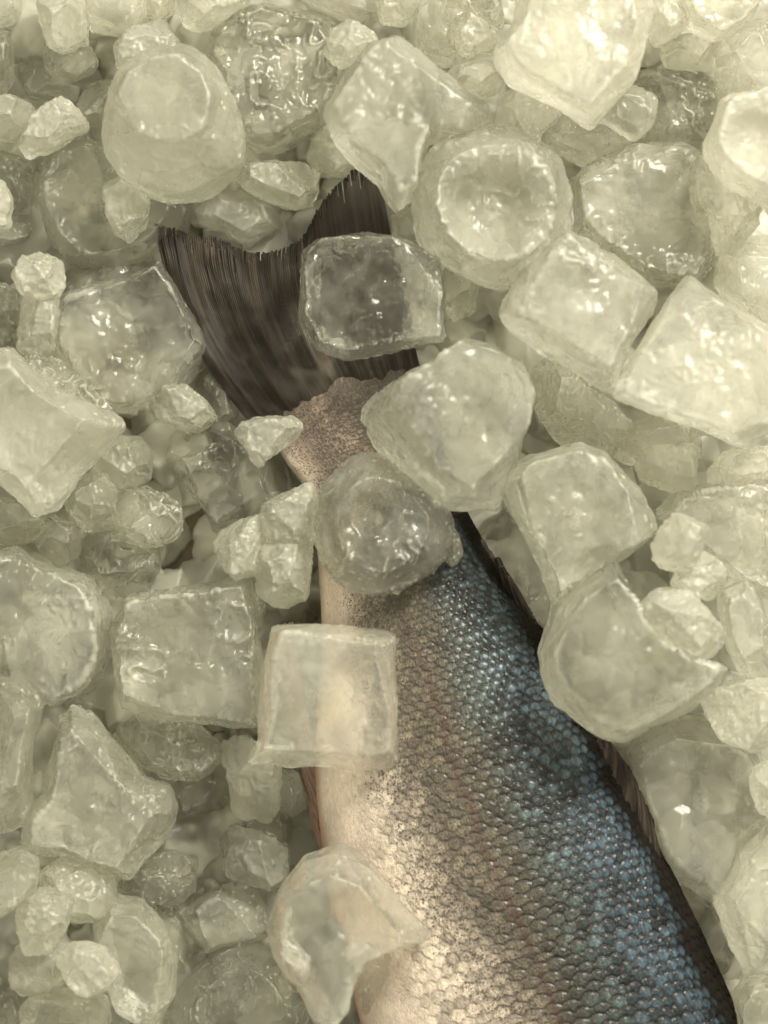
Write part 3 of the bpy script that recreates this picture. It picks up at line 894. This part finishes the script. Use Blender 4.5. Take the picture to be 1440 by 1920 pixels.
def dome(bm, cx, cy, rx, ry, zb, zt, pw=2.4, cut=0.0):
    """thimble: a dome with a flat or hollow base, seen from above"""
    rings = []
    zm = (zb + zt) / 2
    kx = (CZ - zm) / CAM_D * S
    x0, y0, _ = at(cx, cy, zm)
    N = 40
    for t in np.linspace(0, 1, 14):
        z = zb + (zt - zb) * t
        r = (1 - t ** pw) ** (1 / pw) if t < 1 else 0.0
        r = max(r, 0.02)
        if t == 0:
            r = 0.93
        rings.append([bm.verts.new((x0 + math.cos(2 * math.pi * i / N) * rx * r * kx, y0 + math.sin(2 * math.pi * i / N) * ry * r * kx, z)) for i in range(N)])
    for a, b in zip(rings[:-1], rings[1:]):
        for i in range(N):
            bm.faces.new((a[i], a[(i + 1) % N], b[(i + 1) % N], b[i]))
    bm.faces.new(rings[0][::-1])
    bm.faces.new(rings[-1])


temps = []
def chaikin(P, q, times):
    P = np.array(P, float)
    for _ in range(times):
        N = np.roll(P, -1, axis=0)
        P = np.stack([P * (1 - q) + N * q, P * q + N * (1 - q)], 1).reshape(-1, 2)
    return [tuple(p) for p in P]


for n, (name, look, zb, zt, poly, label, o) in enumerate(PIECES):
    poly = chaikin(poly, *{'ice_cube': (0.07, 1), 'ice_thimble': (0.25, 2), 'ice_chunk': (0.13, 1), 'ice_shard': (0.06, 1), 'ice_bit': (0.09, 1)}[name])
    bm = bmesh.new()
    zb_, zt_ = zb / 1000, zt / 1000
    if 'dome' in o:
        dome(bm, *o['dome'], zb_, zt_, o.get('pw', 2.4))
    else:
        # orient counter-clockwise in world space (photo y points down)
        A = sum(poly[i][0] * poly[(i + 1) % len(poly)][1] - poly[(i + 1) % len(poly)][0] * poly[i][1] for i in range(len(poly)))
        if A > 0:
            poly = poly[::-1]
        prism(bm, poly, zb_, zt_, o.get('sb', 0.72), o.get('st', 0.88 if name == 'ice_cube' else 0.80), pts(o['top']) if 'top' in o else None, o.get('shift', (0, 0)))
    for ex in o.get('add', []):          # further solids fused on: (outline, zb, zt)
        q = pts(ex[0])
        A = sum(q[i][0] * q[(i + 1) % len(q)][1] - q[(i + 1) % len(q)][0] * q[i][1] for i in range(len(q)))
        if A > 0:
            q = q[::-1]
        prism(bm, q, ex[1] / 1000, ex[2] / 1000, 0.75, ex[3] if len(ex) > 3 else 0.6)
    bmesh.ops.recalc_face_normals(bm, faces=bm.faces)
    me = bpy.data.meshes.new(name)
    bm.to_mesh(me)
    bm.free()
    P = np.array(poly)
    ext = np.ptp(P, axis=0)
    diag = float(np.hypot(*ext)) * S
    ob = bpy.data.objects.new(name, me)
    COL.objects.link(ob)
    rm = ob.modifiers.new('remesh', 'REMESH')
    rm.mode = 'VOXEL'
    rm.voxel_size = max(0.00026, diag / 140)
    sm_ = ob.modifiers.new('smooth', 'SMOOTH')
    sm_.factor = 0.5
    sm_.iterations = o.get('smooth', 2 if look in 'FM' else 3)
    temps.append((ob, diag))

_t = bmesh.new()
bmesh.ops.create_icosphere(_t, subdivisions=4, radius=1.0)
SPH = np.array([v.co[:] for v in _t.verts])
SPH_T = np.array([[v.index for v in f.verts] for f in _t.faces])
_t.free()
dg = bpy.context.evaluated_depsgraph_get()
dg.update()
for n, ((ob, diag), (name, look, zb, zt, poly, label, o)) in enumerate(zip(temps, PIECES)):
    me = bpy.data.meshes.new_from_object(ob.evaluated_get(dg))
    old = ob.data
    ob.modifiers.clear()
    ob.data = me
    bpy.data.meshes.remove(old)
    me.name = name
    nv = len(me.vertices)
    co = np.empty(nv * 3, np.float32)
    me.vertices.foreach_get('co', co)
    co = co.reshape(-1, 3).astype(float)
    nr = np.empty(nv * 3, np.float32)
    me.vertices.foreach_get('normal', nr)
    nr = nr.reshape(-1, 3)
    size = diag / 1.4
    q = co / size
    sd = n * 3.7
    cen = (co.max(axis=0) + co.min(axis=0)) / 2
    for kf in range({'ice_cube': 2, 'ice_thimble': 0, 'ice_chunk': 6, 'ice_shard': 5, 'ice_bit': 7}[name]):   # broken flat faces
        a_, el = random.uniform(0, 2 * math.pi), random.uniform(0.25, 0.85)
        dv = np.array([math.cos(a_) * math.sqrt(1 - el * el), math.sin(a_) * math.sqrt(1 - el * el), el])
        pr = (co - cen) @ dv
        exc = np.clip(pr - pr.max() * (random.uniform(0.86, 0.95) if name == 'ice_cube' else random.uniform(0.72, 0.90)), 0, None)
        co = co - exc[:, None] * dv
    big = fbm(q * 2.2 + sd, 2, n)
    mid = fbm(q * 7 + sd, 3, n + 50)
    warp = co + 0.0016 * np.stack([vnoise(co / 0.004 + sd, 1), vnoise(co / 0.004 + sd, 2), vnoise(co / 0.004 + sd, 3)], -1)
    wr1 = 1 - np.abs(vnoise(warp / 0.0034 + sd, n + 5)) * 2          # melted ripples
    wr2 = 1 - np.abs(vnoise(warp / np.array([0.0013, 0.0018, 0.0013]) + sd, n + 6)) * 2
    patch = sstep(-0.35, 0.45, vnoise(co / 0.009 + sd, n + 7))        # rippled patches beside smooth ones
    g = o.get('rough', 1.0)
    am = {'C': (0.034, 0.012), 'W': (0.036, 0.012), 'M': (0.034, 0.010), 'F': (0.040, 0.014)}[look]
    wa = {'C': (0.00046, 0.00026), 'W': (0.00034, 0.00020), 'M': (0.00020, 0.00015), 'F': (0.00022, 0.00022)}[look]
    d = (big * am[0] + mid * am[1]) * size + (wr1 * wa[0] + wr2 * wa[1]) * g * (0.25 + 0.75 * patch)
    if look == 'F':
        d = d + fbm(co / 0.0012 + n, 2, n + 9) * 0.00026 + np.abs(vnoise(co / 0.0028 + n, n + 19)) * 0.0002
    else:
        d = d + vnoise(co / 0.0007 + n, n + 9) * 0.00007 * (0.5 + patch)
    co = co + nr * d[:, None]
    lk = LOOK[look]
    fog = vnoise(warp / 0.010 + sd, n + 11) * 0.75 + fbm(warp / np.array([0.0022, 0.0035, 0.0022]) + sd, 3, n + 12) * 0.32 + wr1 * 0.10 + wr2 * 0.08
    cl_at = lk[0] + o.get('cl', random.uniform(-0.06, 0.06)) + 0.20 * fog
    ro_at = lk[1] * (0.5 + 0.7 * patch)
    tn_at = 0.5 + 0.5 * big
    zmid = (zb + zt) / 2000
    for (dx, dy, r, dep) in o.get('dents', []):      # hollows melted into the visible side
        x0, y0, _ = at(dx, dy, zmid)
        rr = np.hypot(co[:, 0] - x0, co[:, 1] - y0) / (r * S)
        w = np.exp(-rr ** 4) * (co[:, 2] > zb / 1000 + 0.25 * (zt - zb) / 1000)
        co[:, 2] -= w * dep / 1000
    dish = o.get('dish', 1.5 if name == 'ice_cube' and 'top' not in o else 0.0)
    if dish:                                          # faces of melting cubes sink in between their corners
        x0, y0, _ = at(*P.mean(axis=0), zmid)
        ex = np.abs(co[:, 0] - x0) / (ext[0] * S / 2)
        ey = np.abs(co[:, 1] - y0) / (ext[1] * S / 2)
        w = np.clip(1 - (ex ** 2 + ey ** 2) / 0.85, 0, 1) * sstep(zmid, zt / 1000, co[:, 2])
        co[:, 2] -= w * dish / 1000
    if 'tilt' in o:
        c0 = co.mean(axis=0)
        w = np.clip((co[:, 2] - zb / 1000) / ((zt - zb) / 1000), 0, 1)
        co[:, 2] += w * ((co[:, 0] - c0[0]) * o['tilt'][0] + (co[:, 1] - c0[1]) * o['tilt'][1])
    base = np.array([co[:, 0].mean(), co[:, 1].mean(), co[:, 2].min()])
    co -= base
    me.vertices.foreach_set('co', co.reshape(-1).astype(np.float32))
    me.polygons.foreach_set('use_smooth', np.ones(len(me.polygons), dtype=bool))
    me.materials.clear()
    me.materials.append(ICE)
    me.update()
    ob.location = base
    frost_attr(me, cl_at, ro_at, tn_at)
    if look in 'CW' and diag > 0.026 and o.get('air', True):     # hollow with trapped air inside the clear pieces
        hz = float(np.ptp(co[:, 2]))
        prt = []
        for (fx, fy, fz, rr) in ((random.uniform(-.08, .08), random.uniform(-.08, .08), 0.50, 0.26), (random.uniform(-.25, .25), random.uniform(-.25, .25), 0.55, 0.10)):
            s3 = SPH * (1 + 0.22 * fbm(SPH * 1.8 + sd + rr, 3, n)[:, None] + 0.05 * vnoise(SPH * 9 + sd, n)[:, None])
            prt.append(s3 * np.array([rr * ext[0] * S, rr * ext[1] * S, min(rr * 0.8 * hz * 1.4, 0.30 * hz)]) + np.array([fx * ext[0] * S, fy * ext[1] * S, fz * hz]))
        mea = bpy.data.meshes.new('air_pocket')
        mea.from_pydata([tuple(v_) for v_ in np.concatenate(prt)], [], [tuple(t_ + len(SPH) * q_) for q_ in range(len(prt)) for t_ in SPH_T])
        mea.polygons.foreach_set('use_smooth', np.ones(len(mea.polygons), dtype=bool))
        link('air_pocket', mea, AIR, ob)
    ob['label'] = label
    ob['category'] = {'ice_cube': 'ice cube', 'ice_thimble': 'ice cube', 'ice_chunk': 'ice chunk', 'ice_shard': 'ice shard', 'ice_bit': 'ice bit'}[name]
    ob['group'] = {'ice_cube': 'large ice cubes heaped round the fish', 'ice_thimble': 'rounded hollow ice cubes',
                   'ice_chunk': 'broken ice chunks heaped round the fish', 'ice_shard': 'thin ice shards',
                   'ice_bit': 'small frosted ice bits'}[name]
